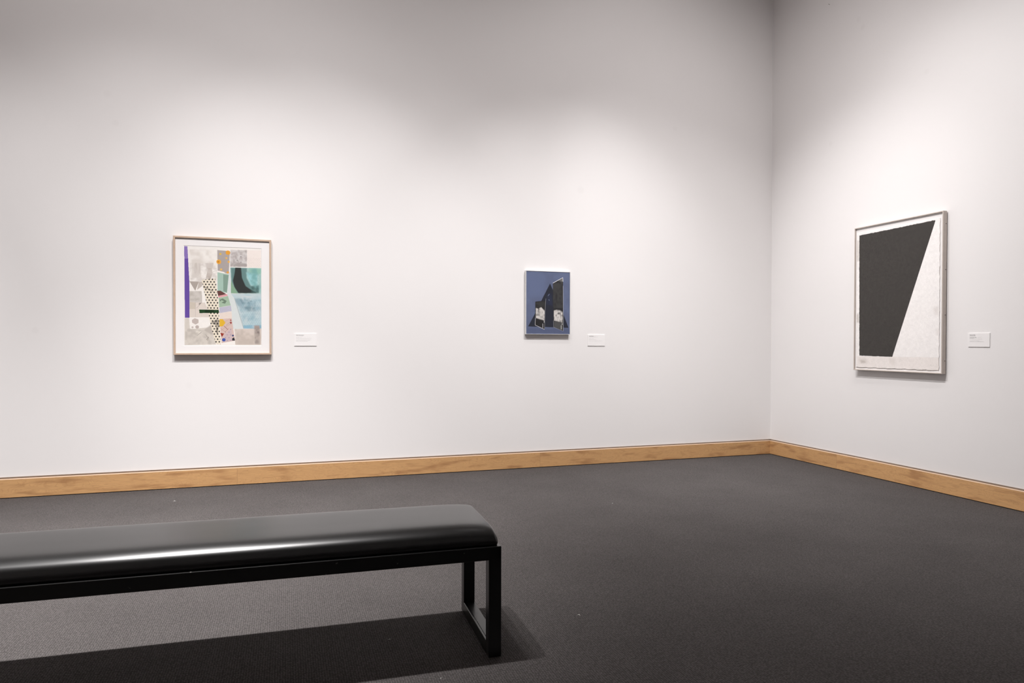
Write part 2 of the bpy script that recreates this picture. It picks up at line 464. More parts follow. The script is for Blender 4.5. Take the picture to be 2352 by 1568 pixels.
# ---------------------------------------------------------------- artwork drawings (u to the right, v up, over the outer frame)
PRINT_A = [
 ('p',(243,239,234),0,[(0.1005,0.925),(0.8986,0.9245),(0.8961,0.0747),(0.1021,0.0781)]),
 ('p',(222,216,209),4,[(0.1799,0.8065),(0.2714,0.8093),(0.2754,0.6541),(0.1838,0.6518)]),
 ('p',(205,197,190),3,[(0.2099,0.7764),(0.2346,0.781),(0.2408,0.723),(0.2205,0.6837),(0.2042,0.722)]),
 ('p',(208,200,194),3,[(0.2483,0.7815),(0.2685,0.7704),(0.2645,0.6849),(0.2498,0.7)]),
 ('p',(206,198,192),3,[(0.3219,0.7798),(0.4006,0.786),(0.3911,0.7389),(0.3309,0.7255)]),
 ('p',(186,174,165),1,[(0.3448,0.7376),(0.3819,0.7387),(0.3882,0.6881),(0.3676,0.6407),(0.3214,0.6459),(0.3354,0.7023)]),
 ('p',(214,210,208),0,[(0.5722,0.9013),(0.7428,0.9048),(0.7424,0.7607),(0.5698,0.7557)]),
 ('p',(176,170,167),2,[(0.6018,0.7645),(0.6161,0.7846),(0.6587,0.7938),(0.7396,0.7883),(0.7424,0.7623),(0.6018,0.7582)]),
 ('d',(165,160,158),1,[(0.6436,0.8139)],9),
 ('d',(168,162,160),1,[(0.6806,0.7984)],9),
 ('d',(150,148,148),1,[(0.6807,0.8458)],8),
 ('d',(175,172,170),1,[(0.6808,0.8656)],6),
 ('d',(238,234,230),1,[(0.5954,0.7998)],14),
 ('p',(240,231,225),0,[(0.7448,0.9049),(0.8937,0.9068),(0.8933,0.757),(0.7443,0.7568)]),
 ('g',(206,190,184),0,[(0.7493,0.848),(0.8887,0.8445),(0.8884,0.7609),(0.7491,0.7609)],16,2.6),
 ('p',(172,204,200),0,[(0.5697,0.7502),(0.8932,0.7531),(0.8926,0.5298),(0.5746,0.5277)]),
 ('p',(150,195,178),6,[(0.7538,0.7452),(0.8884,0.7489),(0.8883,0.7011),(0.7824,0.7063)]),
 ('p',(105,138,136),5,[(0.5754,0.748),(0.7443,0.7489),(0.7392,0.6655),(0.7868,0.5953),(0.8686,0.605),(0.8684,0.5365),(0.6389,0.5305),(0.5825,0.6302)]),
 ('p',(136,170,142),1,[(0.5788,0.6458),(0.5994,0.5991),(0.6502,0.5291),(0.5765,0.5293)]),
 ('p',(52,56,55),3,[(0.6226,0.7517),(0.6823,0.7511),(0.6915,0.6644),(0.7294,0.594),(0.8011,0.5559),(0.8443,0.536),(0.6559,0.5308),(0.6125,0.5836),(0.5967,0.6384),(0.6129,0.6939)]),
 ('p',(160,210,214),6,[(0.7346,0.713),(0.8496,0.7001),(0.8494,0.6046),(0.7821,0.6031)]),
 ('p',(182,205,211),0,[(0.5746,0.5237),(0.8926,0.5298),(0.8946,0.2265),(0.5905,0.2244)]),
 ('p',(150,170,180),6,[(0.6056,0.4888),(0.6957,0.4825),(0.8104,0.4447),(0.8246,0.3813),(0.7526,0.3724),(0.6574,0.4107)]),
 ('p',(120,145,155),4,[(0.7241,0.4275),(0.8007,0.4366),(0.815,0.3931),(0.7526,0.3843)]),
 ('p',(205,214,216),4,[(0.6768,0.5138),(0.801,0.5082),(0.7816,0.4681),(0.6957,0.4746)]),
 ('p',(140,182,202),4,[(0.619,0.2523),(0.8918,0.2584),(0.8917,0.2281),(0.6189,0.2262)]),
 ('m',(200,212,214),9,[(0.5746,0.5237),(0.8926,0.5298),(0.8946,0.2265),(0.5905,0.2244)],34,1),
 ('m',(146,178,190),8,[(0.6388,0.5052),(0.8924,0.4779),(0.8917,0.2265),(0.7139,0.2253)],26,2),
 ('m',(120,148,158),4,[(0.6577,0.4898),(0.8297,0.461),(0.8342,0.3735),(0.7335,0.3801)],12,3),
 ('g',(110,160,175),0,[(0.6197,0.4733),(0.8876,0.4779),(0.8869,0.2384),(0.7044,0.2371)],22,2.4),
 ('g',(130,165,160),0,[(0.7156,0.7362),(0.8835,0.7408),(0.883,0.5575),(0.782,0.5872)],22,2.4),
 ('p',(216,222,221),0,[(0.5564,0.7082),(0.5752,0.7087),(0.5784,0.5238),(0.6122,0.489),(0.7101,0.2253),(0.5952,0.2245),(0.5369,0.5191)]),
 ('p',(176,186,188),0,[(0.6084,0.4905),(0.6141,0.489),(0.712,0.2253),(0.7044,0.2252)]),
 ('p',(218,206,197),0,[(0.6113,0.2222),(0.8946,0.2265),(0.8884,0.0867),(0.6203,0.0864)]),
 ('p',(170,158,152),5,[(0.8175,0.2538),(0.8753,0.2543),(0.8768,0.0907),(0.8237,0.0906)]),
 ('p',(120,110,108),3,[(0.8481,0.2023),(0.8713,0.2024),(0.8693,0.1824),(0.85,0.1863)]),
 ('p',(168,196,183),0,[(0.4403,0.7067),(0.5563,0.6893),(0.537,0.5301),(0.4397,0.547)]),
 ('p',(134,160,146),1,[(0.4981,0.6894),(0.5526,0.6829),(0.5351,0.5332),(0.4995,0.5466)]),
 ('p',(226,214,202),0,[(0.4392,0.8967),(0.5693,0.8894),(0.5545,0.6924),(0.5216,0.6955),(0.5076,0.7092),(0.4422,0.7208)]),
 ('p',(214,204,198),0,[(0.4392,0.8967),(0.5693,0.8894),(0.5545,0.6924),(0.5216,0.6955),(0.5076,0.7092),(0.4422,0.7208)]),
 ('g',(40,36,58),0,[(0.4392,0.8951),(0.5646,0.8892),(0.5564,0.7003),(0.5216,0.6994),(0.5076,0.7108),(0.4422,0.7208)],9.0,3.3),
 ('d',(232,170,70),1,[(0.4537,0.7955)],27),
 ('d',(232,165,62),1,[(0.5476,0.8769)],26),
 ('d',(236,190,100),1,[(0.4777,0.7312)],13),
 ('d',(222,185,80),1,[(0.4707,0.8625)],12),
 ('d',(236,180,90),1,[(0.5548,0.7985)],13),
 ('d',(225,165,80),1,[(0.5451,0.7079)],14),
 ('d',(236,186,96),1,[(0.5305,0.8292)],11),
 ('d',(205,130,40),1,[(0.45,0.7953)],11),
 ('m',(120,170,168),7,[(0.7251,0.7444),(0.8884,0.7489),(0.8878,0.5417),(0.7917,0.6033)],22,9),
 ('m',(70,100,98),4,[(0.7916,0.5954),(0.8686,0.5971),(0.8684,0.5365),(0.7818,0.5348)],10,4),
 ('p',(104,66,62),0,[(0.435,0.5469),(0.4696,0.5492),(0.5303,0.5205),(0.4461,0.504)]),
 ('p',(224,160,166),0,[(0.4461,0.504),(0.5369,0.5206),(0.5444,0.5066),(0.4488,0.4892)]),
 ('p',(166,190,166),0,[(0.4507,0.4877),(0.5463,0.5051),(0.5742,0.4253),(0.4559,0.4062)]),
 ('p',(112,132,114),1,[(0.4599,0.4706),(0.4927,0.4821),(0.533,0.4624),(0.516,0.4385),(0.4785,0.4458),(0.5067,0.4596),(0.4805,0.4686),(0.4673,0.4566)]),
 ('p',(190,188,204),0,[(0.4559,0.4047),(0.5752,0.4237),(0.5835,0.3766),(0.4614,0.3569)]),
 ('p',(232,218,208),0,[(0.4595,0.3561),(0.5835,0.3742),(0.588,0.3151),(0.4612,0.3059)]),
 ('p',(214,190,182),0,[(0.4593,0.3059),(0.5833,0.3151),(0.6185,0.1219),(0.4791,0.1004)]),
 ('l',(170,120,110),0,[(0.4684,0.2275),(0.5151,0.1964),(0.5528,0.2281)],3),
 ('l',(200,160,150),0,[(0.4779,0.2669),(0.5625,0.307)],3),
 ('l',(140,70,60),0,[(0.5059,0.2474),(0.5433,0.2162)],5),
 ('l',(150,140,130),0,[(0.5247,0.2515),(0.5813,0.2914)],3),
 ('l',(190,150,140),0,[(0.4683,0.204),(0.5435,0.2517),(0.5793,0.2677)],3),
 ('p',(228,182,58),0,[(0.4593,0.3059),(0.4948,0.3047),(0.5201,0.2751),(0.4918,0.2434),(0.4591,0.2432)]),
 ('p',(150,54,40),0,[(0.4654,0.1883),(0.5056,0.1822),(0.483,0.1507)]),
 ('d',(150,60,60),1,[(0.5756,0.2756)],11),
 ('d',(165,80,80),1,[(0.5738,0.2976)],8),
 ('p',(204,184,186),0,[(0.5056,0.1728),(0.5811,0.2283),(0.5901,0.1219),(0.5054,0.1083)]),
 ('g',(80,84,130),0,[(0.5151,0.2043),(0.583,0.2362),(0.5854,0.1218),(0.5148,0.1138)],34,4.0),
 ('d',(62,86,168),0,[(0.5026,0.1287)],20),
 ('d',(60,74,120),0,[(0.596,0.1653)],11),
 ('p',(40,42,50),0,[(0.5883,0.14),(0.6073,0.1511),(0.6185,0.1219),(0.5883,0.1226)]),
 ('p',(176,166,158),0,[(0.1581,0.6225),(0.2523,0.6224),(0.2153,0.5425)]),
 ('p',(196,186,178),0,[(0.2523,0.6224),(0.289,0.6233),(0.2843,0.5843),(0.2336,0.5521)]),
 ('p',(208,202,196),0,[(0.1578,0.539),(0.2804,0.5414),(0.28,0.4442),(0.1573,0.4422)]),
 ('p',(222,212,203),0,[(0.1573,0.4422),(0.3113,0.4447),(0.3664,0.344),(0.3663,0.3206),(0.1568,0.3183)]),
 ('p',(206,196,182),1,[(0.1574,0.4484),(0.2176,0.4432),(0.2174,0.3889),(0.1571,0.388)]),
 ('p',(150,142,136),0,[(0.2524,0.4399),(0.2818,0.4442),(0.2523,0.422)]),
 ('l',(190,182,176),0,[(0.2176,0.4432),(0.2171,0.3229)],3),
 ('l',(170,160,155),0,[(0.2803,0.5103),(0.28,0.4442),(0.2284,0.3968)],3),
 ('p',(214,207,198),2,[(0.1095,0.3101),(0.1531,0.3105),(0.1618,0.2176),(0.3567,0.2346),(0.4168,0.1567),(0.423,0.0901),(0.1085,0.0819)]),
 ('p',(190,182,174),4,[(0.3011,0.2108),(0.3753,0.2582),(0.4168,0.1723),(0.375,0.1721)]),
 ('p',(196,184,178),0,[(0.1804,0.2953),(0.2097,0.3111),(0.2463,0.2999),(0.248,0.2727),(0.2186,0.2569),(0.184,0.2721)]),
 ('d',(188,176,170),0,[(0.2332,0.2368)],20),
 ('d',(200,190,184),0,[(0.1865,0.2333)],12),
 ('p',(226,220,210),0,[(0.2111,0.2102),(0.2781,0.199),(0.232,0.1676)]),
 ('l',(160,152,146),0,[(0.2781,0.1951),(0.232,0.1637)],5),
 ('l',(110,98,90),1,[(0.3194,0.1719),(0.3425,0.1447),(0.3267,0.129)],5),
 ('l',(130,118,108),1,[(0.3471,0.1525),(0.3377,0.1212)],5),
 ('l',(205,200,196),0,[(0.3771,0.7034),(0.4329,0.7205)],4),
 ('m',(212,205,199),4,[(0.1588,0.7749),(0.4331,0.7831),(0.4325,0.6267),(0.1581,0.6202)],14,5),
 ('m',(220,213,206),4,[(0.1593,0.8908),(0.4336,0.9004),(0.4331,0.7831),(0.1588,0.7749)],40,6),
 ('m',(190,183,175),4,[(0.1136,0.2251),(0.4123,0.1958),(0.4165,0.0901),(0.113,0.0858)],18,7),
 ('m',(196,184,174),4,[(0.6141,0.2207),(0.8917,0.2225),(0.8864,0.0867),(0.6231,0.0864)],30,8),
 ('m',(150,140,134),4,[(0.8242,0.2459),(0.8753,0.2463),(0.8749,0.0946),(0.8237,0.0946)],9,10),
 ('m',(170,160,158),4,[(0.5721,0.8989),(0.7428,0.9048),(0.7424,0.7623),(0.5716,0.7574)],12,11),
 ('m',(186,180,172),4,[(0.1578,0.539),(0.2804,0.5414),(0.28,0.4442),(0.1573,0.4422)],12,12),
 ('p',(232,222,204),0,[(0.2826,0.6231),(0.2845,0.6387),(0.4187,0.6537),(0.4323,0.5562),(0.4459,0.4703),(0.4521,0.3882),(0.4574,0.3059),(0.4591,0.251),(0.4699,0.1333),(0.4697,0.0901),(0.4212,0.094),(0.3936,0.1722),(0.3679,0.2659),(0.3479,0.3516),(0.3098,0.5148)]),
 ('p',(176,166,150),2,[(0.2981,0.5885),(0.395,0.5476),(0.395,0.5359),(0.3072,0.5692)]),
 ('p',(160,152,140),2,[(0.3754,0.2777),(0.4313,0.3056),(0.4555,0.298),(0.4553,0.2274),(0.4311,0.2508),(0.3846,0.2661)]),
 ('p',(130,122,110),2,[(0.4236,0.2351),(0.4423,0.243),(0.442,0.1725),(0.4271,0.1881)]),
 ('g',(18,16,20),0,[(0.2826,0.6231),(0.2845,0.6387),(0.4187,0.6537),(0.4323,0.5562),(0.4459,0.4703),(0.4521,0.3882),(0.4574,0.3059),(0.4591,0.251),(0.4699,0.1333),(0.4697,0.0901),(0.4212,0.094),(0.3936,0.1722),(0.3679,0.2659),(0.3479,0.3516),(0.3098,0.5148)],31,8.4),
 ('p',(34,66,36),0,[(0.254,0.3847),(0.4503,0.3858),(0.4576,0.3592),(0.2557,0.3544)]),
 ('p',(22,48,24),1,[(0.3111,0.3839),(0.4037,0.3852),(0.4036,0.3601),(0.311,0.359)]),
 ('p',(104,78,162),0,[(0.1077,0.9176),(0.1394,0.9172),(0.158,0.6047),(0.1568,0.3144),(0.1113,0.314)]),
 ('p',(140,118,186),0,[(0.1077,0.9176),(0.1394,0.9172),(0.1453,0.8131),(0.109,0.812)]),
]
PRINT_B = [
 ('p',(97,106,134),0,[(-0.0035,1.0047),(1.0229,1.0041),(1.0073,0.0005),(-0.0194,0.005)]),
 ('m',(104,115,145),8,[(-0.0035,1.0047),(1.0229,1.0041),(1.0073,0.0005),(-0.0194,0.005)],60,1),
 ('p',(102,113,144),30,[(0.029,0.9143),(0.4583,0.9249),(0.3809,0.6009),(0.0301,0.5947)]),
 ('p',(89,98,127),20,[(0.0318,0.1012),(0.98,0.0984),(0.9804,0.0051),(0.0192,0.0097)]),
 ('p',(44,47,58),0,[(0.5404,0.8069),(0.6068,0.7067),(0.8584,0.3024),(0.9665,0.1077),(0.0511,0.1233),(0.2123,0.3365),(0.407,0.6198)]),
 ('p',(48,53,72),8,[(0.4791,0.6396),(0.578,0.6414),(0.5985,0.4568),(0.4601,0.4732)]),
 ('l',(150,160,190),1,[(0.499,0.6123),(0.5252,0.6404)],5),
 ('l',(150,160,190),1,[(0.5124,0.5525),(0.5283,0.5371)],5),
 ('p',(44,43,44),0,[(0.2116,0.5154),(0.4401,0.5356),(0.4248,0.0809),(0.2052,0.1437)]),
 ('s',(214,210,206),0,[(0.225,0.4147),(0.2771,0.4016),(0.3423,0.4301),(0.4211,0.3713),(0.4138,0.2191),(0.223,0.2586)]),
 ('l',(225,225,228),0,[(0.2152,0.2567),(0.2091,0.1465),(0.4143,0.0808)],5),
 ('l',(170,172,178),0,[(0.4492,0.5653),(0.4277,0.3622),(0.4196,0.0808)],4),
 ('l',(200,200,205),0,[(0.3799,0.1681),(0.3802,0.1055)],8),
 ('l',(210,210,212),0,[(0.4112,0.2145),(0.4087,0.1886)],8),
 ('p',(47,47,49),0,[(0.6063,0.813),(0.8357,0.9063),(0.8461,0.0556),(0.6198,0.1145)]),
 ('s',(66,66,66),2,[(0.6063,0.8084),(0.832,0.8412),(0.8338,0.423),(0.6132,0.42)]),
 ('s',(60,60,60),2,[(0.2169,0.5063),(0.4271,0.5188),(0.4208,0.4358),(0.2198,0.4238)]),
 ('s',(120,120,118),4,[(0.7228,0.8526),(0.8318,0.8969),(0.832,0.8412),(0.7627,0.8396)]),
 ('l',(235,236,240),0,[(0.609,0.8158),(0.8317,0.9062),(0.8347,0.8459)],7),
 ('s',(214,210,206),0,[(0.6293,0.3786),(0.6981,0.3933),(0.7646,0.3896),(0.8314,0.3579),(0.8295,0.1905),(0.6326,0.2212)]),
 ('p',(82,82,82),3,[(0.6326,0.2119),(0.8295,0.1812),(0.8394,0.0696),(0.633,0.1146)]),
 ('l',(190,192,196),0,[(0.8376,0.7763),(0.8461,0.0556)],4),
 ('l',(180,180,184),0,[(0.6193,0.2164),(0.6251,0.1164),(0.8394,0.0556)],3),
 ('l',(210,210,205),0,[(0.7977,0.1437),(0.7979,0.0833)],8),
 ('l',(220,220,220),0,[(0.8202,0.1764),(0.819,0.1578)],9),
]
PRINT_C = [
 ('p',(248,245,243),0,[(0.0141,0.9645),(0.9591,0.9708),(0.9657,0.0209),(0.0349,0.0223)]),
 ('p',(240,234,230),2,[(0.0337,0.0973),(0.9644,0.1015),(0.9656,0.0224),(0.0349,0.024)]),
 ('p',(226,219,214),10,[(0.0497,0.0846),(0.1504,0.0818),(0.1814,0.0484),(0.0659,0.0505)]),
 ('p',(204,196,190),5,[(0.0734,0.0721),(0.1354,0.0671),(0.1509,0.0538),(0.0893,0.0509)]),
 ('p',(206,200,194),6,[(0.0292,0.3949),(0.0544,0.3942),(0.0553,0.334),(0.0301,0.3345)]),
 ('p',(216,210,204),6,[(0.0213,0.9121),(0.0465,0.9097),(0.0487,0.7636),(0.0235,0.7656)]),
 ('p',(234,229,226),12,[(0.8925,0.4166),(0.9595,0.4143),(0.9603,0.3616),(0.9178,0.3627)]),
 ('p',(234,229,226),10,[(0.9313,0.2791),(0.9616,0.2787),(0.9622,0.241),(0.9319,0.2412)]),
 ('p',(232,225,220),8,[(0.4225,0.09),(0.4926,0.091),(0.5002,0.0466),(0.4373,0.0453)]),
 ('l',(190,178,172),0,[(0.957,0.9485),(0.9577,0.7531)],1.5),
 ('l',(170,160,154),0,[(0.9592,0.6627),(0.9576,0.6102)],2),
 ('r',(63,60,57),0,[(0.0522,0.9451),(0.8963,0.9534),(0.9147,0.9512),(0.4646,0.0987),(0.0651,0.102)]),
 ('l',(205,200,196),0,[(0.8711,0.049),(0.8833,0.0561),(0.8884,0.0463),(0.9056,0.0497)],2),
]

# ---------------------------------------------------------------- bench
m_vinyl, nt, b = mat('black_vinyl')
b.inputs['Base Color'].default_value = (0.006, 0.006, 0.006, 1)
b.inputs['Specular IOR Level'].default_value = 0.62
tc = node(nt, 'ShaderNodeTexCoord')
n1 = node(nt, 'ShaderNodeTexNoise')
n1.inputs['Scale'].default_value = 650
n1.inputs['Detail'].default_value = 2
nt.links.new(tc.outputs['Object'], n1.inputs['Vector'])
bp = node(nt, 'ShaderNodeBump')
bp.inputs['Distance'].default_value = 0.00003
bp.inputs['Strength'].default_value = 0.9
nt.links.new(n1.outputs['Fac'], bp.inputs['Height'])
nt.links.new(bp.outputs['Normal'], b.inputs['Normal'])
n2 = node(nt, 'ShaderNodeTexNoise')
n2.inputs['Scale'].default_value = 6
n2.inputs['Detail'].default_value = 5
nt.links.new(tc.outputs['Object'], n2.inputs['Vector'])
mr = node(nt, 'ShaderNodeMapRange')
mr.inputs['To Min'].default_value = 0.27
mr.inputs['To Max'].default_value = 0.30
nt.links.new(n2.outputs['Fac'], mr.inputs['Value'])
nt.links.new(mr.outputs[0], b.inputs['Roughness'])

m_steel, nt, b = mat('black_painted_steel')
b.inputs['Roughness'].default_value = 0.30
b.inputs['Specular IOR Level'].default_value = 0.5
tc = node(nt, 'ShaderNodeTexCoord')
vo = node(nt, 'ShaderNodeTexNoise')
vo.inputs['Scale'].default_value = 55
vo.inputs['Detail'].default_value = 6
nt.links.new(tc.outputs['Object'], vo.inputs['Vector'])
chip = node(nt, 'ShaderNodeMapRange')
chip.inputs['From Min'].default_value = 0.70
chip.inputs['From Max'].default_value = 0.74
nt.links.new(vo.outputs['Fac'], chip.inputs['Value'])
mx = node(nt, 'ShaderNodeMix', data_type='RGBA')
mx.inputs['A'].default_value = (0.005, 0.005, 0.005, 1)
mx.inputs['B'].default_value = (0.20, 0.19, 0.18, 1)
nt.links.new(chip.outputs[0], mx.inputs['Factor'])
nt.links.new(mx.outputs['Result'], b.inputs['Base Color'])

BL, BW, BH, BR = 1.83, 0.449, 0.3856, 0.045      # length, width, rail top, tube width
TV = 0.0465                                       # tube height of rails
bench = empty('gallery_bench', (-3.8617, -3.3925, 0), -0.0335,
              'long black vinyl-topped gallery bench with square steel loop legs on the grey carpet', 'bench')

def cushion_mesh():
    inset = 0.009
    x0, x1, y0, y1 = -BL + inset, -inset, inset, BW - inset
    base = BH + 0.0005
    ya = [0, .002, .006, .012, .020, .030, .040, .055, .070, .090, .120, .2155]
    yh = [.0220, .0310, .0400, .0465, .0522, .0575, .0617, .0660, .0682, .0692, .0697, .0702]
    xa = [0, .002, .006, .014, .030, .060, .100, .160]
    xg = [.42, .60, .745, .845, .905, .952, .985, 1.0]
    def curve(d, pa, pv):
        # piecewise curve, rounded by averaging over a small window
        w = .0010 + .08 * min(d, .08)
        return float(np.mean([np.interp(max(0.0, d + t), pa, pv) for t in (-w, -.5 * w, 0, .5 * w, w)]))
    dy = [0, .0008, .0018, .003, .0045, .0065, .009, .012, .016, .020, .025, .030, .036, .042, .049, .056, .064, .072, .081, .091, .102, .115, .130, .150, .175, .200]
    ys = dy + [.2155 * 2 - d for d in reversed(dy)]
    dx = [0, .0006, .0014, .0024, .0036, .005, .007, .0095, .0125, .016, .021, .027, .035, .045, .058, .075, .095, .12]
    LX = x1 - x0
    xs = dx + [.12 + (LX - .24) * k / 40.0 for k in range(1, 40)] + [LX - d for d in reversed(dx)]
    bm = bmesh.new()
    rc = .012
    grid = []
    for X in xs:
        row = []
        ex = min(X, LX - X)
        for Y in ys:
            ey = min(Y, .431 - Y)
            h = curve(ey, ya, yh) * curve(ex, xa, xg)
            px, py = X, Y
            if ex < rc and ey < rc:          # pull the plan corner round
                m_ = max(rc - ex, rc - ey)
                r_ = math.hypot(rc - ex, rc - ey)
                k = m_ / r_ if r_ > 0 else 1
                nx, ny = rc - (rc - ex) * k, rc - (rc - ey) * k
                px = nx if X < LX / 2 else LX - nx
                py = ny if Y < .2155 else .431 - ny
            sag = .0006 * math.sin(X * 9.0) * math.sin(Y * 14)
            row.append(bm.verts.new((x0 + px, y0 + py, base + h + sag * min(1, ey / .05))))
        grid.append(row)
    nx_, ny_ = len(xs), len(ys)
    for i in range(nx_ - 1):
        for j in range(ny_ - 1):
            bm.faces.new((grid[i][j], grid[i + 1][j], grid[i + 1][j + 1], grid[i][j + 1]))
    rim = [grid[i][0] for i in range(nx_)] + [grid[-1][j] for j in range(1, ny_)] + \
          [grid[i][-1] for i in range(nx_ - 2, -1, -1)] + [grid[0][j] for j in range(ny_ - 2, 0, -1)]
    mid_ring, low_ring = [], []
    cx, cy = (x0 + x1) / 2, (y0 + y1) / 2
    for v in rim:
        mid_ring.append(bm.verts.new((v.co.x + (.0006 if v.co.x > cx else -.0006), v.co.y + (.0008 if v.co.y > cy else -.0008), base + (v.co.z - base) * .45)))
        low_ring.append(bm.verts.new((v.co.x + (-.0012 if v.co.x > cx else .0012), v.co.y + (-.0012 if v.co.y > cy else .0012), base)))
    n = len(rim)
    for A, B in ((rim, mid_ring), (mid_ring, low_ring)):
        for k in range(n):
            bm.faces.new((A[k], A[(k + 1) % n], B[(k + 1) % n], B[k]))
    bm.faces.new(low_ring)
    return bm
cush = from_bm('seat_cushion', cushion_mesh(), m_vinyl, bench, smooth=True)
cush['label'] = 'padded black vinyl cushion'

EB = 0.0022
def tube(name, x0, x1, y0, y1, z0, z1, m=None, parent=None):
    return box(name, x0, x1, y0, y1, z0, z1, m or m_steel, parent or bench, bevel=EB)
# long rails between the end frames
tube('rail', -BL, 0, 0, BR, BH - TV, BH)
tube('rail', -BL, 0, BW - BR, BW, BH - TV, BH)
for s in (0, 1):
    xa = -BR if s == 0 else -BL
    for y in (0, BW - BR):
        tube('leg', xa, xa + BR, y, y + BR, 0.0, BH - .004)
    tube('cross_rail', xa, xa + BR, BR - .001, BW - BR + .001, BH - TV, BH)
    # floor runner: square tube with a fine groove along its inner top edge
    bm = bmesh.new()
    w, h, g0, g1, gd = BR, 0.046, 0.0065, 0.0085, 0.006
    prof = [(0, 0), (w, 0), (w, h - .002), (w - .002, h), (g1, h), (g1, h - gd), (g0, h - gd), (g0, h), (.0015, h), (0, h - .0015)]
    if s == 1:
        prof = [(w - p[0], p[1]) for p in prof]
    sweep(bm, [(xa + px, BR - .001, pz) for px, pz in prof], [(xa + px, BW - BR + .001, pz) for px, pz in prof])
    from_bm('floor_runner', bm, m_steel, bench)
# unseen board added under the cushion, between the rails, to stop light passing
box('seat_light_block', -BL + BR, -BR, BR, BW - BR, BH - .014, BH - .001, simple('light_block_black', (0.012, 0.011, 0.010), .8, .2), bench)

# ---------------------------------------------------------------- painted-in-memory prints (fine colour grids)
def hash_noise(h, w, cell, seed):
    rs = np.random.RandomState(seed)
    gh, gw = int(h / cell) + 3, int(w / cell) + 3
    g = rs.rand(gh, gw)
    yy = np.arange(h) / cell
    xx = np.arange(w) / cell
    y0, x0 = yy.astype(int), xx.astype(int)
    fy, fx = (yy - y0)[:, None], (xx - x0)[None, :]
    fy, fx = fy * fy * (3 - 2 * fy), fx * fx * (3 - 2 * fx)
    a = g[np.ix_(y0, x0)]; b_ = g[np.ix_(y0, x0 + 1)]; c = g[np.ix_(y0 + 1, x0)]; d = g[np.ix_(y0 + 1, x0 + 1)]
    return (a * (1 - fx) + b_ * fx) * (1 - fy) + (c * (1 - fx) + d * fx) * fy

def blur(mk, r):
    r = int(round(r))
    if r < 1:
        return mk
    for _ in range(2):
        for ax in (0, 1):
            k = 2 * r + 1
            p = np.pad(mk, [(r + 1, r) if a == ax else (0, 0) for a in (0, 1)], mode='edge')
            cs = np.cumsum(p, axis=ax)
            if ax == 0:
                mk = (cs[k:] - cs[:-k]) / k
            else:
                mk = (cs[:, k:] - cs[:, :-k]) / k
    return mk

